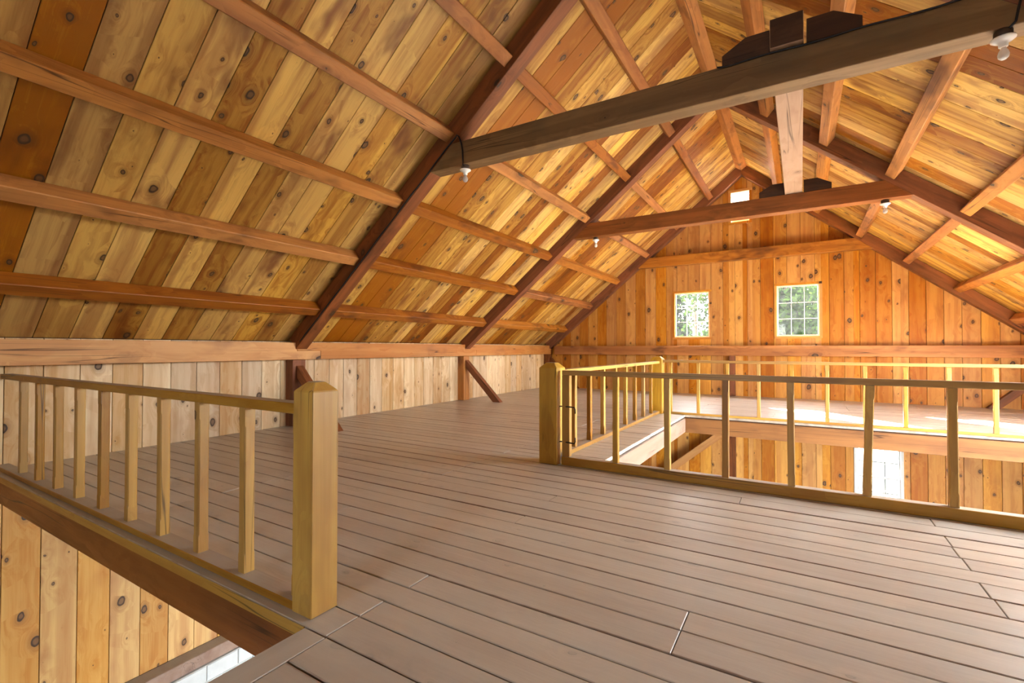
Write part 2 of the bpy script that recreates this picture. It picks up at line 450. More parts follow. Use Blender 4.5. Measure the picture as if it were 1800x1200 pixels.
# ------------------------------------------------------------------ walls
def board_v(name, x0, x1, zb, zt0, zt1, y, th, mat, parent, axis):
    """vertical board; axis 'x' = board lies in a plane y=const (gable), axis 'y' = plane x=const"""
    if axis == 'x':
        poly = [(x0, y, zb), (x1, y, zb), (x1, y, zt1), (x0, y, zt0)]; vec = (0, th, 0)
        fr = Matrix(((0, 1, 0, (x0 + x1) / 2), (0, 0, 1, y), (1, 0, 0, zb), (0, 0, 0, 1)))
    else:
        poly = [(y, x0, zb), (y, x1, zb), (y, x1, zt1), (y, x0, zt0)]; vec = (th, 0, 0)
        fr = Matrix(((0, 0, 1, y), (0, 1, 0, (x0 + x1) / 2), (1, 0, 0, zb), (0, 0, 0, 1)))
        if fr.to_3x3().determinant() < 0:
            fr = Matrix(((0, 0, -1, y), (0, 1, 0, (x0 + x1) / 2), (1, 0, 0, zb), (0, 0, 0, 1)))
    return prism(name, poly, vec, fr, mat, parent, bev=0.003)

wall_left = empty('wall_left', (0, 0, 0), 'structure', 'pale vertical pine boards of the left side wall under the eave')
ZS = -2.73                                   # top of sill
y = 1.39 - 0.2935 * 9
while y < YG - 0.02:
    y1 = min(y + 0.2935 + jit(0.006), YG)
    board_v('wall_board', y + 0.003, y1 - 0.003, -0.06, 1.30, 1.30, XL - 0.025 + jit(0.0015), 0.025, M['wall'], wall_left, 'y')
    if y < 7: board_v('lower_wall_board', y + 0.003, y1 - 0.003, ZS, -0.063, -0.063, XL - 0.025 + jit(0.0015), 0.025, M['golden'], wall_left, 'y')
    y = y1
slab('sheathing', XL - 0.06, XL - 0.035, YB, YG + 0.1, ZG, 1.5, M['backing'], wall_left)

WIN = [(-2.92, -2.04, 1.50, 2.69), (-0.50, 0.38, 1.50, 2.73), (1.06, 1.84, -2.35, -0.98)]   # x0,x1,z0,z1 glass areas incl. sash
VENT = (-1.54, -1.06, 4.40, 5.22)
wall_back = empty('wall_back', (0, 0, 0), 'structure', 'orange knotty pine board gable wall with two small windows')
def roofz(x): return ZR + RD - SL * abs(x - XR)
FR = 0.05
x = -2.85 - 0.2855 * 14
while x < XRW:
    x1 = min(x + 0.2855 + jit(0.006), XRW + 0.02)
    holes = []
    for (a, c, d, e) in WIN + [VENT]:
        a2, c2, d2, e2 = a - 0.03, c + 0.03, d - 0.03, e + 0.03
        if x1 > a2 and x < c2: holes.append((a2, c2, d2, e2))
    # split the board across hole edges
    xs = sorted(set([x, x1] + [h[0] for h in holes if x < h[0] < x1] + [h[1] for h in holes if x < h[1] < x1] + ([XR] if x < XR < x1 else [])))
    off = jit(0.002)
    for i in range(len(xs) - 1):
        p, q = xs[i], xs[i + 1]
        if q - p < 0.008: continue
        g0 = 0.003 if i == 0 else 0.0; g1 = 0.003 if i == len(xs) - 2 else 0.0
        hs = sorted([h for h in holes if h[0] <= p + 1e-6 and h[1] >= q - 1e-6], key=lambda h: h[2])
        zb = ZS
        for h in hs:
            board_v('wall_board', p + g0, q - g1, zb, h[2], h[2], YG + off, 0.025, M['gable'], wall_back, 'x'); zb = h[3]
        zt0, zt1 = roofz(p) - 0.005, roofz(q) - 0.005
        if min(zt0, zt1) > zb + 0.02:
            board_v('wall_board', p + g0, q - g1, zb, zt0, zt1, YG + off, 0.025, M['gable'], wall_back, 'x')
    x = x1
# outer cladding behind the boards (solid, with the same openings)
def clad(y0, y1, holes, parent):
    xs = sorted(set([XL - 0.06, XR, XRW + 0.06] + [v for h in holes for v in (h[0], h[1])]))
    for p, q in zip(xs[:-1], xs[1:]):
        hs = sorted([h for h in holes if h[0] <= p + 1e-6 and h[1] >= q - 1e-6], key=lambda h: h[2]); zb = ZG
        for h in hs + [None]:
            t0, t1 = (h[2], h[2]) if h else (roofz(p), roofz(q))
            prism('sheathing', [(p, y0, zb), (q, y0, zb), (q, y0, t1), (p, y0, t0)], (0, y1 - y0, 0), Matrix.Translation((p, y0, zb)), M['backing'], parent, bev=0)
            if h: zb = h[3]
clad(YG + 0.035, YG + 0.06, [(a - 0.03, c + 0.03, d - 0.03, e + 0.03) for (a, c, d, e) in WIN + [VENT]], wall_back)

wall_front = empty('wall_front', (0, 0, 0), 'structure', 'board gable wall behind the viewpoint')
clad(YB - 0.06, YB, [(-1.7, XR, 1.6, 2.6), (XR, -0.75, 1.6, 2.6)], wall_front)  # rear window hole is added, out of view, for a little light from behind
portal((-1.22, YB - 0.12, 2.1), (0, 1, 0), 0.95, 1.0)
wall_right = empty('wall_right', (0, 0, 0), 'structure', 'vertical pine boards of the right side wall under the eave')
KW = (9.25, 10.9, 0.10, 0.98)               # unseen strip window added to brighten the far bay: y0, y1, z0, z1
y = YB
while y < YG - 0.02:
    y1 = min(y + 0.2935, YG)
    for e in KW[:2]:
        if y + 0.02 < e < y1 + 0.1: y1 = e
    for (za, zb) in (((-0.30, KW[2]), (KW[3], 1.30)) if KW[0] <= (y + y1) / 2 <= KW[1] else ((-0.30, 1.30),)):
        board_v('wall_board', y + 0.003, y1 - 0.003, za, zb, zb, XRW, 0.025, M['wall'], wall_right, 'y')
    y = y1
for (ya, yb, za, zb) in ((YB, KW[0], -0.3, 1.5), (KW[1], YG + 0.1, -0.3, 1.5), (KW[0], KW[1], -0.3, KW[2]), (KW[0], KW[1], KW[3], 1.5)):
    slab('sheathing', XRW + 0.035, XRW + 0.06, ya, yb, za, zb, M['backing'], wall_right)
r = empty('window_4', (XRW, (KW[0] + KW[1]) / 2, KW[2]), 'structure', 'added unseen strip window in the right wall, brightening the far bay')
for k in range(5):
    yy = KW[0] + 0.02 + (KW[1] - KW[0] - 0.04) * k / 4
    bar('mullion', (XRW + 0.02, yy, KW[2]), (XRW + 0.02, yy, KW[3]), 0.05, 0.04, M['gable'], up=(0, 1, 0), parent=r)
for k in range(4):
    ya = KW[0] + 0.04 + (KW[1] - KW[0] - 0.04) * k / 4
    slab('pane', XRW + 0.018, XRW + 0.022, ya, ya + (KW[1] - KW[0] - 0.04) / 4 - 0.04, KW[2], KW[3], M['glass'], r)
portal((XRW + 0.12, (KW[0] + KW[1]) / 2, (KW[2] + KW[3]) / 2), (-1, 0, 0), KW[1] - KW[0], KW[3] - KW[2])

LOWOPEN = (4.0, 9.0)  # unseen opening added in the lower right wall so daylight bounces up
slab('lower_boards', XRW, XRW + 0.06, LOWOPEN[0], LOWOPEN[1], -1.1, -0.30, M['wall'], wall_right)
slab('lower_boards', XRW, XRW + 0.06, YB, LOWOPEN[0], ZG, -0.30, M['wall'], wall_right)
slab('lower_boards', XRW, XRW + 0.06, LOWOPEN[1], YG, ZG, -0.30, M['wall'], wall_right)
# ------------------------------------------------------------------ ground floor
gf = slab('floor', XL - 0.1, 14.0, YB, YG, ZG - 0.1, ZG, M['concrete']); tag(gf, 'pale concrete ground floor below the loft', kind='structure')

portal((XRW + 0.1, (LOWOPEN[0] + LOWOPEN[1]) / 2, (ZG - 1.1) / 2), (-1, 0, 0), LOWOPEN[1] - LOWOPEN[0], 2.2)
# ------------------------------------------------------------------ windows
def window(idx, x0, x1, z0, z1, cols, rws, label, framemat, double=False, fw=0.035):
    r = empty('window_%d' % idx, ((x0 + x1) / 2, YG, z0), 'structure', label)
    y0 = YG - 0.012
    dz = 0.055
    if not double:                                              # wooden casing flush in the boards
        for (p0, p1) in (((x0 - dz, z0 - dz / 2), (x1 + dz, z0 - dz / 2)), ((x0 - dz, z1 + dz / 2), (x1 + dz, z1 + dz / 2)), ((x0 - dz / 2, z0), (x0 - dz / 2, z1)), ((x1 + dz / 2, z0), (x1 + dz / 2, z1))):
            bar('casing', (p0[0], y0 + 0.03, p0[1]), (p1[0], y0 + 0.03, p1[1]), 0.06 if p0[1] == p1[1] else 0.06, dz, M['gable'], up=(0, 0, 1) if p0[1] == p1[1] else (1, 0, 0), parent=r, bev=0.003)
    else:
        for (p0, p1, h) in (((x0 - 0.05, z0 - 0.025), (x1 + 0.05, z0 - 0.025), 1), ((x0 - 0.05, z1 + 0.025), (x1 + 0.05, z1 + 0.025), 1), ((x0 - 0.025, z0), (x0 - 0.025, z1), 0), ((x1 + 0.025, z0), (x1 + 0.025, z1), 0)):
            bar('casing', (p0[0], y0 + 0.03, p0[1]), (p1[0], y0 + 0.03, p1[1]), 0.08, 0.05, framemat, up=(0, 0, 1) if h else (1, 0, 0), parent=r, bev=0.004)
    sashes = [(z0, z1, 0.045)] if not double else [((z0 + z1) / 2 - 0.015, z1, 0.055), (z0, (z0 + z1) / 2 + 0.015, 0.025)]
    for (a, e, yo) in sashes:
        ys = YG + yo
        bm = bmesh.new()
        for (u0, u1, w0, w1) in ((x0, x1, a, a + fw), (x0, x1, e - fw, e), (x0, x0 + fw, a + fw, e - fw), (x1 - fw, x1, a + fw, e - fw)):
            q = bmesh.ops.create_cube(bm, size=1.0)
            for vv in q['verts']: vv.co = Vector(((u0 + u1) / 2 - x0 + vv.co.x * (u1 - u0), vv.co.y * 0.03, (w0 + w1) / 2 - a + vv.co.z * (w1 - w0)))
        me = bpy.data.meshes.new('sash'); bm.to_mesh(me); bm.free()
        sash = link('sash', me, framemat, Matrix.Translation((x0, ys, a)), r)
        gx0, gx1, gz0, gz1 = x0 + fw, x1 - fw, a + fw, e - fw
        for i in range(1, cols):
            xx = gx0 + (gx1 - gx0) * i / cols
            bar('muntin', (xx, ys, gz0), (xx, ys, gz1), 0.022, 0.014, framemat if not double else M['iron'], up=(1, 0, 0), parent=sash, bev=0.002)
        for j in range(1, rws):
            zz = gz0 + (gz1 - gz0) * j / rws
            bar('muntin', (gx0, ys, zz), (gx1, ys, zz), 0.020, 0.014, framemat if not double else M['iron'], parent=sash, bev=0.002)
        for i in range(cols):
            for j in range(rws):
                pa, pb = gx0 + (gx1 - gx0) * i / cols, gx0 + (gx1 - gx0) * (i + 1) / cols
                qa, qb = gz0 + (gz1 - gz0) * j / rws, gz0 + (gz1 - gz0) * (j + 1) / rws
                slab('pane', pa, pb, ys + 0.004, ys + 0.007, qa, qb, M['glass'], sash)
    return r
window(1, *WIN[0], 3, 3, 'small nine-pane gable window on the left, glaring with a bare trunk and sky outside', M['frame_pale'])
window(2, *WIN[1], 3, 3, 'small nine-pane gable window on the right, filled with green foliage', M['frame_pale'])
window(3, *WIN[2], 3, 2, 'grey double-hung window low on the gable wall below the loft floor', M['frame_vinyl'], double=True)
for (a, c, d, e) in WIN: portal(((a + c) / 2, YG + 0.16, (d + e) / 2), (0, -1, 0), c - a, e - d)

v = empty('gable_vent', ((VENT[0] + VENT[1]) / 2, YG, VENT[2]), None, 'small louvred vent high in the gable peak, half hidden by the middle collar tie', 'vent')
for (p0, p1, h) in (((VENT[0] - 0.03, VENT[2]), (VENT[1] + 0.03, VENT[2]), 1), ((VENT[0] - 0.03, VENT[3]), (VENT[1] + 0.03, VENT[3]), 1), ((VENT[0], VENT[2] + 0.03), (VENT[0], VENT[3] - 0.03), 0), ((VENT[1], VENT[2] + 0.03), (VENT[1], VENT[3] - 0.03), 0)):
    bar('frame', (p0[0], YG + 0.0, p0[1]), (p1[0], YG + 0.0, p1[1]), 0.06, 0.06, M['gable'], up=(0, 0, 1) if h else (1, 0, 0), parent=v)
for k in range(8):
    z = VENT[2] + 0.08 + k * 0.095
    bar('slat', (VENT[0] + 0.03, YG + 0.03, z), (VENT[1] - 0.03, YG + 0.03, z), 0.012, 0.125, M['slat'], up=(0, 1.0, -0.8), parent=v, bev=0.002)

# ------------------------------------------------------------------ timber frame
BAY = ['near', 'middle', 'far']
PAIR = ['nearest', 'middle', 'farthest']
def rafter(k, side):
    y = TR[k]
    e = 5.40 if True else 5.5
    A = [slope_pt(side, 0.0005, 0), slope_pt(side, 0.0005, RD - 0.004), slope_pt(side, e + 0.12, RD - 0.004), slope_pt(side, e, 0.0)]
    A = [Vector((p.x, y, p.z)) for p in A]
    fr = frame(A[0], A[3], up=(0, 1, 0))
    return prism('rafter', A, (0, TW, 0), fr, M['rafter'], bev=0.005)
SIDE = {-1: 'left', 1: 'right'}
for k in range(3):
    for side in (-1, 1):
        if k == 0 and side == 1: continue
        o = rafter(k, side)
        w = {0: 'heavy red-brown rafter nearest the camera, climbing the left roof slope',
             1: 'heavy red-brown rafter of the middle pair on the %s roof slope' % SIDE[side],
             2: 'brown rafter lying against the gable wall on the %s roof slope' % SIDE[side]}[k]
        tag(o, w, 'rafter', 'roof rafters')
# the nearest pair's right rafter is out of frame but carries the tie beam
o = rafter(0, 1); tag(o, 'heavy red-brown rafter of the nearest pair on the right roof slope', 'rafter', 'roof rafters')

CZ = [(3.385, 3.665), (3.405, 3.675), (3.43, 3.69)]
for k in range(3):
    z0, z1 = CZ[k]; y = TR[k] - 0.004
    pts = []
    for z, sgn in ((z0, -1), (z0, 1), (z1, 1), (z1, -1)):
        d = (ZR - z) / SL + 0.0
        pts.append((XR + sgn * (d - 0.001), y, z))
    o = prism('collar_tie', pts, (0, TW, 0), frame((pts[0][0], y, z0), (pts[1][0], y, z0)), M['collar'] if k == 0 else M['rafter'] if k == 1 else M['purlin'], bev=0.005)
    tag(o, ['long grey-brown collar tie crossing the top right, nearest the camera', 'dark brown collar tie of the middle rafter pair', 'brown collar tie against the gable wall above the two windows'][k], 'beam', 'collar ties')

PD = {-1: [0.67, 1.48, 2.30, 3.13, 3.95, 4.77], 1: [0.71, 1.52, 2.33, 3.14, 3.95, 4.76]}
ORD = ['sixth', 'fifth', 'fourth', 'third', 'second', 'first']
ORDR = ['highest', 'second highest', 'third highest', 'fourth highest', 'fifth highest', 'lowest']
PB, PWD = 0.06, 0.145
runs = [(YB, TR[0]), (TR[0] + TW, TR[1]), (TR[1] + TW, TR[2])]
for side in (-1, 1):
    n = Vector((side * SI, 0, CO)); PH = RD * CO - PB - 0.010
    for bay in range(3):
        if side == 1 and bay == 0: continue
        for i, d in enumerate(PD[side]):
            if side == -1 and bay == 0 and i == 0: continue
            if side == 1 and bay == 1 and i > 4: continue
            c = slope_pt(side, d, 0) + n * (PB + PH / 2)
            y0, y1 = runs[bay]
            o = bar('purlin', (c.x, y0 + 0.002, c.z), (c.x, y1 - 0.002, c.z), PWD, PH, M['purlin'], up=n, bev=0.008)
            where = ['in the bay nearest the camera', 'between the nearest and middle rafters', 'between the middle rafters and the gable'][bay]
            if side == -1: lab = '%s purlin up from the left wall plate, %s' % (ORD[i], where)
            else: lab = '%s purlin on the right roof slope, %s' % (ORDR[i], where)
            tag(o, lab, 'beam', 'roof purlins')
for bay in (1, 2):
    y0, y1 = runs[bay]; h = 0.10
    zt = ZR + RD - 0.03
    poly = [(XR, y0 + 0.002, 5.66), (XR + 0.125, y0 + 0.002, 5.80), (XR + 0.07, y0 + 0.002, zt - 0.05), (XR, y0 + 0.002, zt), (XR - 0.07, y0 + 0.002, zt - 0.05), (XR - 0.125, y0 + 0.002, 5.80)]
    poly = [(p[0], p[1], min(p[2], ZR + RD - SL * abs(p[0] - XR) - 0.006)) for p in poly]
    o = prism('ridge_beam', poly, (0, y1 - y0 - 0.004, 0), frame((XR, y0, 5.66), (XR, y1, 5.66)), M['purlin'], bev=0.004)
    tag(o, ['ridge beam at the roof peak, between the nearest and middle rafters', 'ridge beam at the roof peak, between the middle rafters and the gable'][bay - 1], 'beam', 'ridge beams')

# wall plates (half-lapped left plate)
def plate(y0, y1, label, lap0=0, lap1=0):
    zb, zt, zm = 1.022, 1.285, 1.155
    pts = [(PXL, y0 + (0.0 if lap0 <= 0 else 0), zb)]
    prof = []
    # profile in y-z, extruded in x
    if lap0: prof += [(y0 + 0.42, zb), (y0 + 0.42, zm), (y0, zm), (y0, zt)]
    else: prof += [(y0, zb), (y0, zt)]
    if lap1: prof += [(y1 - 0.42, zt), (y1 - 0.42, zm), (y1, zm), (y1, zb)]
    else: prof += [(y1, zt), (y1, zb)]
    o = prism('wall_plate', [(PXL, p[0], p[1]) for p in prof], (XL - PXL + 0.002, 0, 0), frame((PXL, y0, zb), (PXL, y1, zb)), M['plate'], bev=0.004)
    return tag(o, label, 'beam', 'left wall plates')
plate(YB, 4.905, 'orange wall plate with big dark knots, near part of the left wall', lap1=1)
plate(4.49, 9.20, 'pale wall plate along the left wall between the first and second posts', lap0=1, lap1=1)
plate(8.785, TR[2] + 0.19, 'orange wall plate at the far end of the left wall', lap0=1)
o = slab('wall_plate', PXR, XRW - 0.002, YB, YG - 0.21, 1.022, 1.285, M['plate']); tag(o, 'wall plate along the right wall, at the foot of the right roof slope', 'beam', 'right wall plates')

o = bar('girt', (-6.46, YG - 0.1, 1.145), (3.96, YG - 0.1, 1.145), 0.196, 0.25, M['purlin'], bev=0.006); tag(o, 'long horizontal girt across the gable wall under the windows', 'beam')

# knee-wall posts and braces
PN = ['first', 'second', 'third']
for k in range(3):
    y0 = TR[k] - 0.04
    o = bar('wall_post', ((XL + PXL) / 2 - 0.004, y0 + 0.11, 0.002), ((XL + PXL) / 2 - 0.004, y0 + 0.11, 1.018), 0.172, 0.22, M['rafter'] if k != 1 else M['purlin'], up=(0, 1, 0))
    tag(o, ['short dark post under the left wall plate, behind the yellow newel', 'short post under the left wall plate at the middle rafter', 'short post in the far corner of the left wall'][k], 'post', 'left wall posts')
    for side in ((-1, 1) if k == 2 else (-1,)):
        xi = PXL if side == -1 else PXR
        sg = -side
        ya = TR[k] + 0.02; t = 0.12
        xt = xi + sg * 0.002
        poly = [(xt, ya, 0.93), (xt, ya, 0.93 - t * 1.5), (xt + sg * (0.93 - t * 1.5), ya, 0.002), (xt + sg * 0.945, ya, 0.002)]
        if k == 2:
            poly = [(p[0], p[1], p[2]) for p in poly]
        o = prism('knee_brace', poly, (0, 0.12, 0), frame(poly[0], poly[3], up=(0, 1, 0)), M['rafter'], bev=0.004)
        tag(o, ['diagonal brace from post to floor, partly behind the yellow newel', 'diagonal brace from the second left-wall post down to the floor', 'diagonal brace in the far left corner, mostly hidden by a newel' if side == -1 else 'diagonal brace at the right end of the gable wall'][k], 'brace', 'wall braces')

# hoist beam and its cleats
HX0, HX1 = -0.205, 0.035
o = bar('hoist_beam', ((HX0 + HX1) / 2, 4.405, 3.79), ((HX0 + HX1) / 2, 8.99, 3.80), HX1 - HX0, 0.235, M['pink'], bev=0.006)
hb = o
for ye, sgn in ((4.402, -1),):
    slab('end_grain', HX0 + 0.004, HX1 - 0.004, ye - 0.002, ye + 0.004, 3.675, 3.905, M['dark'], hb)
tag(o, 'pinkish hoist beam running lengthwise on top of two collar ties', 'beam')
for k in (0, 1):
    zt = CZ[k][1] + 0.002; y = TR[k] + 0.0
    for sg in (-1, 1):
        xi = HX0 - 0.004 if sg == -1 else HX1 + 0.02
        poly = [(xi, y, zt), (xi, y, zt + 0.195), (xi + sg * 0.18, y, zt + 0.195), (xi + sg * 0.365, y, zt + 0.09), (xi + sg * 0.365, y, zt)]
        o = prism('cleat_block', poly, (0, 0.10, 0), frame((xi, y, zt), (xi + sg, y, zt)), M['dark'], bev=0.003)
        tag(o, 'dark chamfered block %s of the hoist beam, on the %s collar tie' % ('left' if sg == -1 else 'right', PAIR[k]), 'block', 'hoist beam blocks')

# beams round the floor openings
o = bar('floor_beam', (XL + 0.01, 1.385, -0.172), (-1.87, 1.385, -0.172), 0.15, 0.22, M['edge'], bev=0.006)
tag(o, 'brown cracked beam under the left railing, along the stair opening', 'beam', 'floor opening beams')
o = bar('floor_beam', (-1.86, 4.75, -0.185), (-1.86, 8.94, -0.185), 0.14, 0.25, M['pale_beam'], bev=0.006)
tag(o, 'pale pinkish knotty beam along the left side of the central opening', 'beam', 'floor opening beams')
o = bar('floor_beam', (-6.2, 9.075, -0.192), (4.2, 9.075, -0.192), 0.19, 0.262, M['brown'], bev=0.006)
tag(o, 'long brown beam along the far side of the central opening', 'beam', 'floor opening beams')
o = bar('floor_beam', (-6.2, 4.68, -0.192), (4.2, 4.68, -0.192), 0.19, 0.262, M['purlin'], bev=0.006)
tag(o, 'beam under the gate railing along the near side of the central opening', 'beam', 'floor opening beams')
slab('nosing', XL + 0.01, -1.84, 1.288, 1.306, -0.058, -0.004, M['rail'], floor)

# ------------------------------------------------------------------ railings
def chamfer_post(name, cx, cy, z0, z1, s, mat, parent=None, ch=0.006, stop=0.09):
    """square stick with stop-chamfered edges"""
    bm = bmesh.new(); h = s / 2; L = z1 - z0
    def ring(z, c):
        pts = []
        for (sx, sy) in ((1, 1), (-1, 1), (-1, -1), (1, -1)):
            a = (sx * h, sy * (h - c)); b2 = (sx * (h - c), sy * h)
            pts += [a, b2] if sx * sy > 0 else [b2, a]
        return [bm.verts.new((z, p[0], p[1])) for p in pts]
    R = [ring(0, 0.0012), ring(stop, 0.0012), ring(stop + 0.012, ch), ring(L - stop - 0.012, ch), ring(L - stop, 0.0012), ring(L, 0.0012)]
    for i in range(5):
        for k in range(8): bm.faces.new((R[i][k], R[i][(k + 1) % 8], R[i + 1][(k + 1) % 8], R[i + 1][k]))
    bm.faces.new(R[0]); bm.faces.new(R[-1])
    bmesh.ops.recalc_face_normals(bm, faces=bm.faces)
    me = bpy.data.meshes.new(name); bm.to_mesh(me); bm.free()
    fr = Matrix(((0, 1, 0, cx), (0, 0, 1, cy), (1, 0, 0, z0), (0, 0, 0, 1)))
    return link(name, me, mat, fr, parent)

def lean(o, ax, ang):
    o.matrix_basis = o.matrix_basis @ Matrix.Rotation(ang, 4, ax)

def newel(x0, x1, y0, y1, h, ch, label):
    bm = bmesh.new(); sx, sy = (x1 - x0) / 2, (y1 - y0) / 2
    R = []
    for (z, i) in ((0.0, 0.0), (h - ch, 0.0), (h, ch)):
        R.append([bm.verts.new((z, a * (sx - i), c * (sy - i))) for a, c in ((1, 1), (-1, 1), (-1, -1), (1, -1))])
    for i in range(2):
        for k in range(4): bm.faces.new((R[i][k], R[i][(k + 1) % 4], R[i + 1][(k + 1) % 4], R[i + 1][k]))
    bm.faces.new(R[0]); bm.faces.new(R[-1])
    bmesh.ops.recalc_face_normals(bm, faces=bm.faces)
    bevel_bm(bm, 0.004)
    me = bpy.data.meshes.new('newel_post'); bm.to_mesh(me); bm.free()
    fr = Matrix(((0, 1, 0, (x0 + x1) / 2), (0, 0, 1, (y0 + y1) / 2), (1, 0, 0, 0.001), (0, 0, 0, 1)))
    o = link('newel_post', me, M['newel'], fr)
    return tag(o, label, 'post', 'newel posts')
newel(-1.988, -1.85, 1.33, 1.47, 1.045, 0.042, 'yellowish newel post with chamfered top ending the left railing')
newel(-2.355, -2.15, 4.40, 4.605, 1.05, 0.055, 'brown newel post at the near corner of the central opening')
newel(-2.395, -2.185, 8.86, 9.065, 1.05, 0.05, 'newel post at the far left corner of the central opening')

G = 'loft railings'
# left railing
r = empty('railing', (-4.4, 1.40, 0), None, 'wooden railing on the left running from the left wall to the yellow newel', 'railing', G)
bar('top_rail', (XL + 0.002, 1.405, 0.915), (-1.99, 1.405, 0.915), 0.085, 0.05, M['rail'], parent=r)
bar('bottom_rail', (XL + 0.002, 1.385, 0.021), (-1.99, 1.385, 0.021), 0.10, 0.04, M['rail'], parent=r)
for k in range(10):
    o = chamfer_post('baluster', -6.19 + 0.4645 * k if k < 9 else -2.022, 1.395, 0.041, 0.89, 0.055, M['rail'], r)
    lean(o, 'Y', jit(0.006))

# gate railing
r = empty('railing', (-0.4, 4.47, 0), None, 'long gate-like railing in front of the central opening, hooked to the newel', 'railing', G)
GX1 = 2.9
bar('top_rail', (-2.115, 4.475, 0.948), (GX1, 4.475, 0.948), 0.05, 0.05, M['rail'], parent=r)
bar('bottom_rail', (-2.115, 4.475, 0.045), (GX1, 4.475, 0.045), 0.085, 0.085, M['rail'], parent=r)
o = bar('stile', (-2.07, 4.475, 0.0885), (-2.07, 4.475, 0.922), 0.06, 0.085, M['rail'], up=(1, 0, 0), parent=r)
for k in range(10):
    o = chamfer_post('baluster', -1.547 + 0.4915 * k, 4.475, 0.0885, 0.922, 0.052, M['rail'], r)
    if k == 4: lean(o, 'Z', 0.030)
    else: lean(o, 'Z', jit(0.006))
for z, zz in ((0.60, -0.05), (0.235, 0.05)):
    tube('hook_pin', [(-2.147, 4.468, z - 0.002), (-2.10, 4.462, z), (-2.0, 4.425, z + 0.002), (-1.965, 4.425, z), (-1.955, 4.425, z + zz * 0.4), (-1.955, 4.425, z + zz * 1.2)], 0.007, M['iron'], r)

# side railing
r = empty('railing', (-2.28, 6.7, 0), None, 'railing along the left side of the central opening between two newels', 'railing', G)
bar('top_rail', (-2.27, 4.607, 0.945), (-2.27, 8.858, 0.945), 0.09, 0.045, M['rail'], parent=r)
bar('bottom_rail', (-2.28, 4.607, 0.026), (-2.28, 8.858, 0.026), 0.10, 0.048, M['rail'], parent=r)
for k in range(8):
    o = chamfer_post('baluster', -2.28, 5.13 + 0.475 * k, 0.051, 0.922, 0.055, M['rail'], r)
    lean(o, 'Y', jit(0.006))
# far railing
r = empty('railing', (0.5, 8.96, 0), None, 'far railing across the gable side of the central opening', 'railing', G)
bar('top_rail', (-2.183, 8.96, 0.965), (3.3, 8.96, 0.965), 0.08, 0.045, M['rail'], parent=r)
bar('bottom_rail', (-2.183, 9.0, 0.022), (3.3, 9.0, 0.022), 0.09, 0.04, M['rail'], parent=r)
for k in range(11):
    o = chamfer_post('baluster', -1.58 - 0.475 + 0.4805 * k, 8.975, 0.043, 0.942, 0.052, M['rail'], r)

# ------------------------------------------------------------------ lamps and cables
def lamp(x, y, z, label):
    r = empty('ceiling_bulb', (x, y, z), None, label, 'light bulb', 'bare bulbs')
    lathe('junction_box', [(0.045, -0.002), (0.05, -0.008), (0.05, -0.045), (0.046, -0.05)], (x, y, z), M['box'], r)
    sk = lathe('socket', [(0.055, -0.05), (0.066, -0.054), (0.066, -0.062), (0.045, -0.078), (0.026, -0.09), (0.025, -0.112), (0.02, -0.116)], (x, y, z), M['porcelain'], r)
    lathe('bulb', [(0.012, -0.112), (0.016, -0.125), (0.026, -0.145), (0.031, -0.165), (0.028, -0.185), (0.016, -0.198), (0.004, -0.202)], (x, y, z), M['bulb'], sk)
    return r
lamp(-3.41, 4.506, CZ[0][0], 'white bare bulb under the left end of the nearest collar tie')
lamp(1.20, 4.506, CZ[0][0], 'large bare bulb at the top right corner, under the nearest collar tie')
lamp(-3.46, 8.85, CZ[1][0], 'bare bulb under the left end of the middle collar tie')
lamp(1.08, 8.85, CZ[1][0], 'bare bulb under the right end of the middle collar tie')
zc = CZ[0][1]
pts = [(-0.61, 4.441, zc - 0.004), (-0.58, 4.441, zc - 0.012), (-0.5, 4.441, zc - 0.022)]
for k in range(13): pts.append((-0.42 + 0.14 * k, 4.441, zc - 0.016 + 0.006 * math.sin(k * 1.3)))
pts += [(1.27, 4.441, zc - 0.03), (1.275, 4.441, zc - 0.1), (1.262, 4.441, 3.5), (1.245, 4.441, 3.40), (1.215, 4.443, 3.365)]
tag(tube('power_cable', pts, 0.0075, M['black']), 'black cable stapled along the top edge of the nearest collar tie', 'cable')
pts = []
for k in range(22):
    d = 5.25 - (5.25 - 2.27) * k / 21
    p = slope_pt(-1, d, 0.018 + 0.006 * math.sin(k * 1.7)); pts.append((p.x, 4.449, p.z))
e = pts[-1]
pts += [(-3.494, 4.446, 3.748), (-3.46, 4.443, 3.718), (-3.425, 4.443, 3.63), (-3.408, 4.443, 3.54), (-3.40, 4.443, 3.42), (-3.40, 4.443, 3.36)]
tag(tube('power_cable', pts, 0.009, M['black']), 'black cable following the nearest left rafter down from the bulb', 'cable')

# ------------------------------------------------------------------ lower storey
o = slab('sill', XL, -6.6, YB, YG, ZS - 0.16, ZS, M['pale_beam'], bev=0.006); tag(o, 'dusty sill timber at the foot of the lower left wall', 'beam')
found = empty('foundation_wall', (XL, 0, ZG), 'structure', 'white painted block footing under the sill of the left wall')
found.name = 'wall_foundation'
for rr in range(3):
    z0 = ZS - 0.165 - 0.205 * (rr + 1)
    y = YB - 0.2 * (rr % 2)
    while y < YG:
        if y > 1.0 and y < 6.5 and z0 > ZG - 0.2:
            slab('block', XL + 0.0, -6.56, y + 0.005, y + 0.395, max(z0 + 0.004, ZG), z0 + 0.2, M['block'], found, bev=0.006)
        y += 0.4
slab('mortar', XL, -6.575, YB, YG, ZG, ZS - 0.165, M['concrete'], found)
o = bar('gable_post', (-1.49, YG - 0.075, 0.002), (-1.49, YG - 0.075, 1.015), 0.13, 0.14, M['rafter'], up=(0, 1, 0)); tag(o, 'short dark post under the girt in the middle of the gable wall', 'post', 'gable posts')
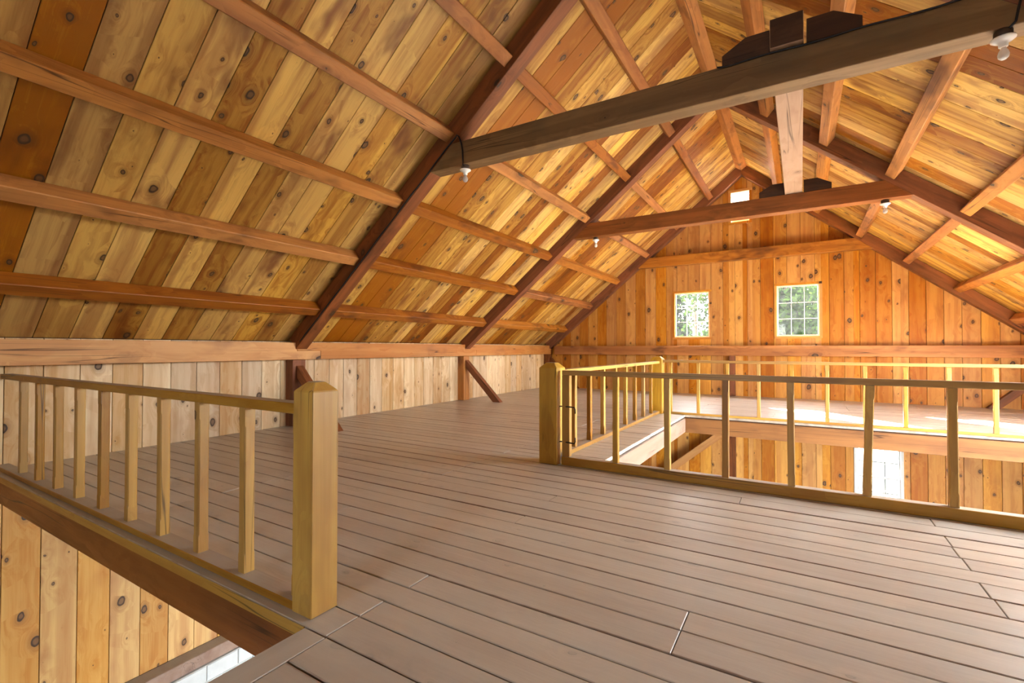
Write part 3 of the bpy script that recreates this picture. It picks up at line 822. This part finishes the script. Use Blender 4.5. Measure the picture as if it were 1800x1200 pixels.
o = bar('gable_post', (-1.49, YG - 0.075, ZG), (-1.49, YG - 0.075, -0.33), 0.14, 0.14, M['rafter'], up=(0, 1, 0)); tag(o, 'dark post on the lower gable wall right of the diagonal brace', 'post', 'gable posts')
o = bar('gable_post', (-3.65, YG - 0.11, ZG), (-3.65, YG - 0.11, -0.33), 0.2, 0.2, M['purlin'], up=(0, 1, 0)); tag(o, 'post on the lower gable wall at the foot of the diagonal brace', 'post', 'gable posts')
o = bar('girt', (XL + 0.01, YG - 0.1, -0.2), (XRW, YG - 0.1, -0.2), 0.19, 0.24, M['purlin']); tag(o, 'girt on the gable wall at loft floor level', 'beam')
A = Vector((-3.48, YG - 0.21, -2.42)); Bq = Vector((-1.10, YG - 0.21, -0.42))
o = bar('knee_brace', A, Bq, 0.12, 0.17, M['plate'], up=(0, 0, 1)); tag(o, 'long diagonal brace on the lower gable wall seen through the central opening', 'brace', 'wall braces')

# ------------------------------------------------------------------ outdoors
g = slab('lawn', -80, 80, YG + 0.2, 120, ZG - 0.3, ZG - 0.1, M['lawn']); g.name = 'ground'; tag(g, 'green lawn outside the gable windows', kind='structure')

def tree(x, y, h, cr, zc0, n, leaf, ls, label, seed, bare=False):
    rg = random.Random(seed)
    r = empty('tree', (x, y, ZG - 0.1), None, label, 'tree', 'trees outside the windows')
    z0 = ZG - 0.1
    tube('trunk', [(x, y, z0), (x + 0.1, y, z0 + h * 0.35), (x - 0.05, y + 0.1, z0 + h * 0.7), (x + 0.05, y, z0 + h * 0.97)], [0.16, 0.13, 0.09, 0.03], M['bark'], r)
    tips = []
    for k in range(16):
        zz = z0 + h * rg.uniform(0.3, 0.92); a = rg.uniform(0, 6.28); L = cr * rg.uniform(0.6, 1.0)
        p1 = (x + math.cos(a) * L * 0.5, y + math.sin(a) * L * 0.5, zz + 0.25 * L); p2 = (x + math.cos(a) * L, y + math.sin(a) * L, zz + 0.35 * L)
        tube('branch', [(x, y, zz), p1, p2], [0.045, 0.03, 0.01], M['bark'], r, seg=5); tips += [p1, p2]
    vs, fs = [], []
    for k in range(n):
        t = rg.choice(tips) if (bare or rg.random() < 0.4) else None
        if t: c = Vector(t) + Vector((rg.gauss(0, 1), rg.gauss(0, 1), rg.gauss(0, 1))) * (0.35 if bare else 0.5)
        else:
            while True:
                q = Vector((rg.uniform(-1, 1), rg.uniform(-1, 1), rg.uniform(-1, 1)))
                if 0.25 < q.length < 1: break
            c = Vector((x + q.x * cr, y + q.y * cr, zc0 + (q.z + 1) / 2 * (z0 + h - zc0)))
        u = Vector((rg.gauss(0, 1), rg.gauss(0, 1), rg.gauss(0, 1))).normalized(); w = u.cross(Vector((rg.gauss(0, 1), rg.gauss(0, 1), rg.gauss(0, 1)))).normalized()
        s = ls * rg.uniform(0.6, 1.3); i = len(vs)
        vs += [c - u * s, c + w * s * 0.55, c + u * s, c - w * s * 0.55]; fs.append((i, i + 1, i + 2, i + 3))
    me = bpy.data.meshes.new('crown'); me.from_pydata([tuple(Vector(p) - Vector((x, y, z0))) for p in vs], [], fs); me.update()
    o = link('crown', me, leaf, Matrix.Translation((x, y, z0)), r); o['kind'] = 'stuff'
    return r
tree(-3.35, 18.5, 8.6, 1.2, -1.0, 2200, M['leaf_mid'], 0.09, 'thin sparse tree with bare branches behind the left gable window', 1, bare=True)
tree(-5.6, 22.5, 8.0, 1.3, -2.0, 9000, M['leaf_dark'], 0.13, 'dense dark tree at the left edge of the left gable window', 2)
tree(-4.35, 29.0, 5.8, 1.9, -3.0, 9000, M['leaf_mid'], 0.14, 'low bushy tree along the bottom of the left gable window', 3)
tree(-0.75, 20.5, 7.4, 1.35, -2.5, 10000, M['leaf_mid'], 0.12, 'leafy tree filling the left of the right gable window', 4)
tree(1.3, 25.2, 9.0, 2.3, -2.5, 16000, M['leaf_dark'], 0.14, 'tall dense tree filling the right of the right gable window', 5)

for o in bpy.data.objects:
    if '_o' in o: del o['_o']
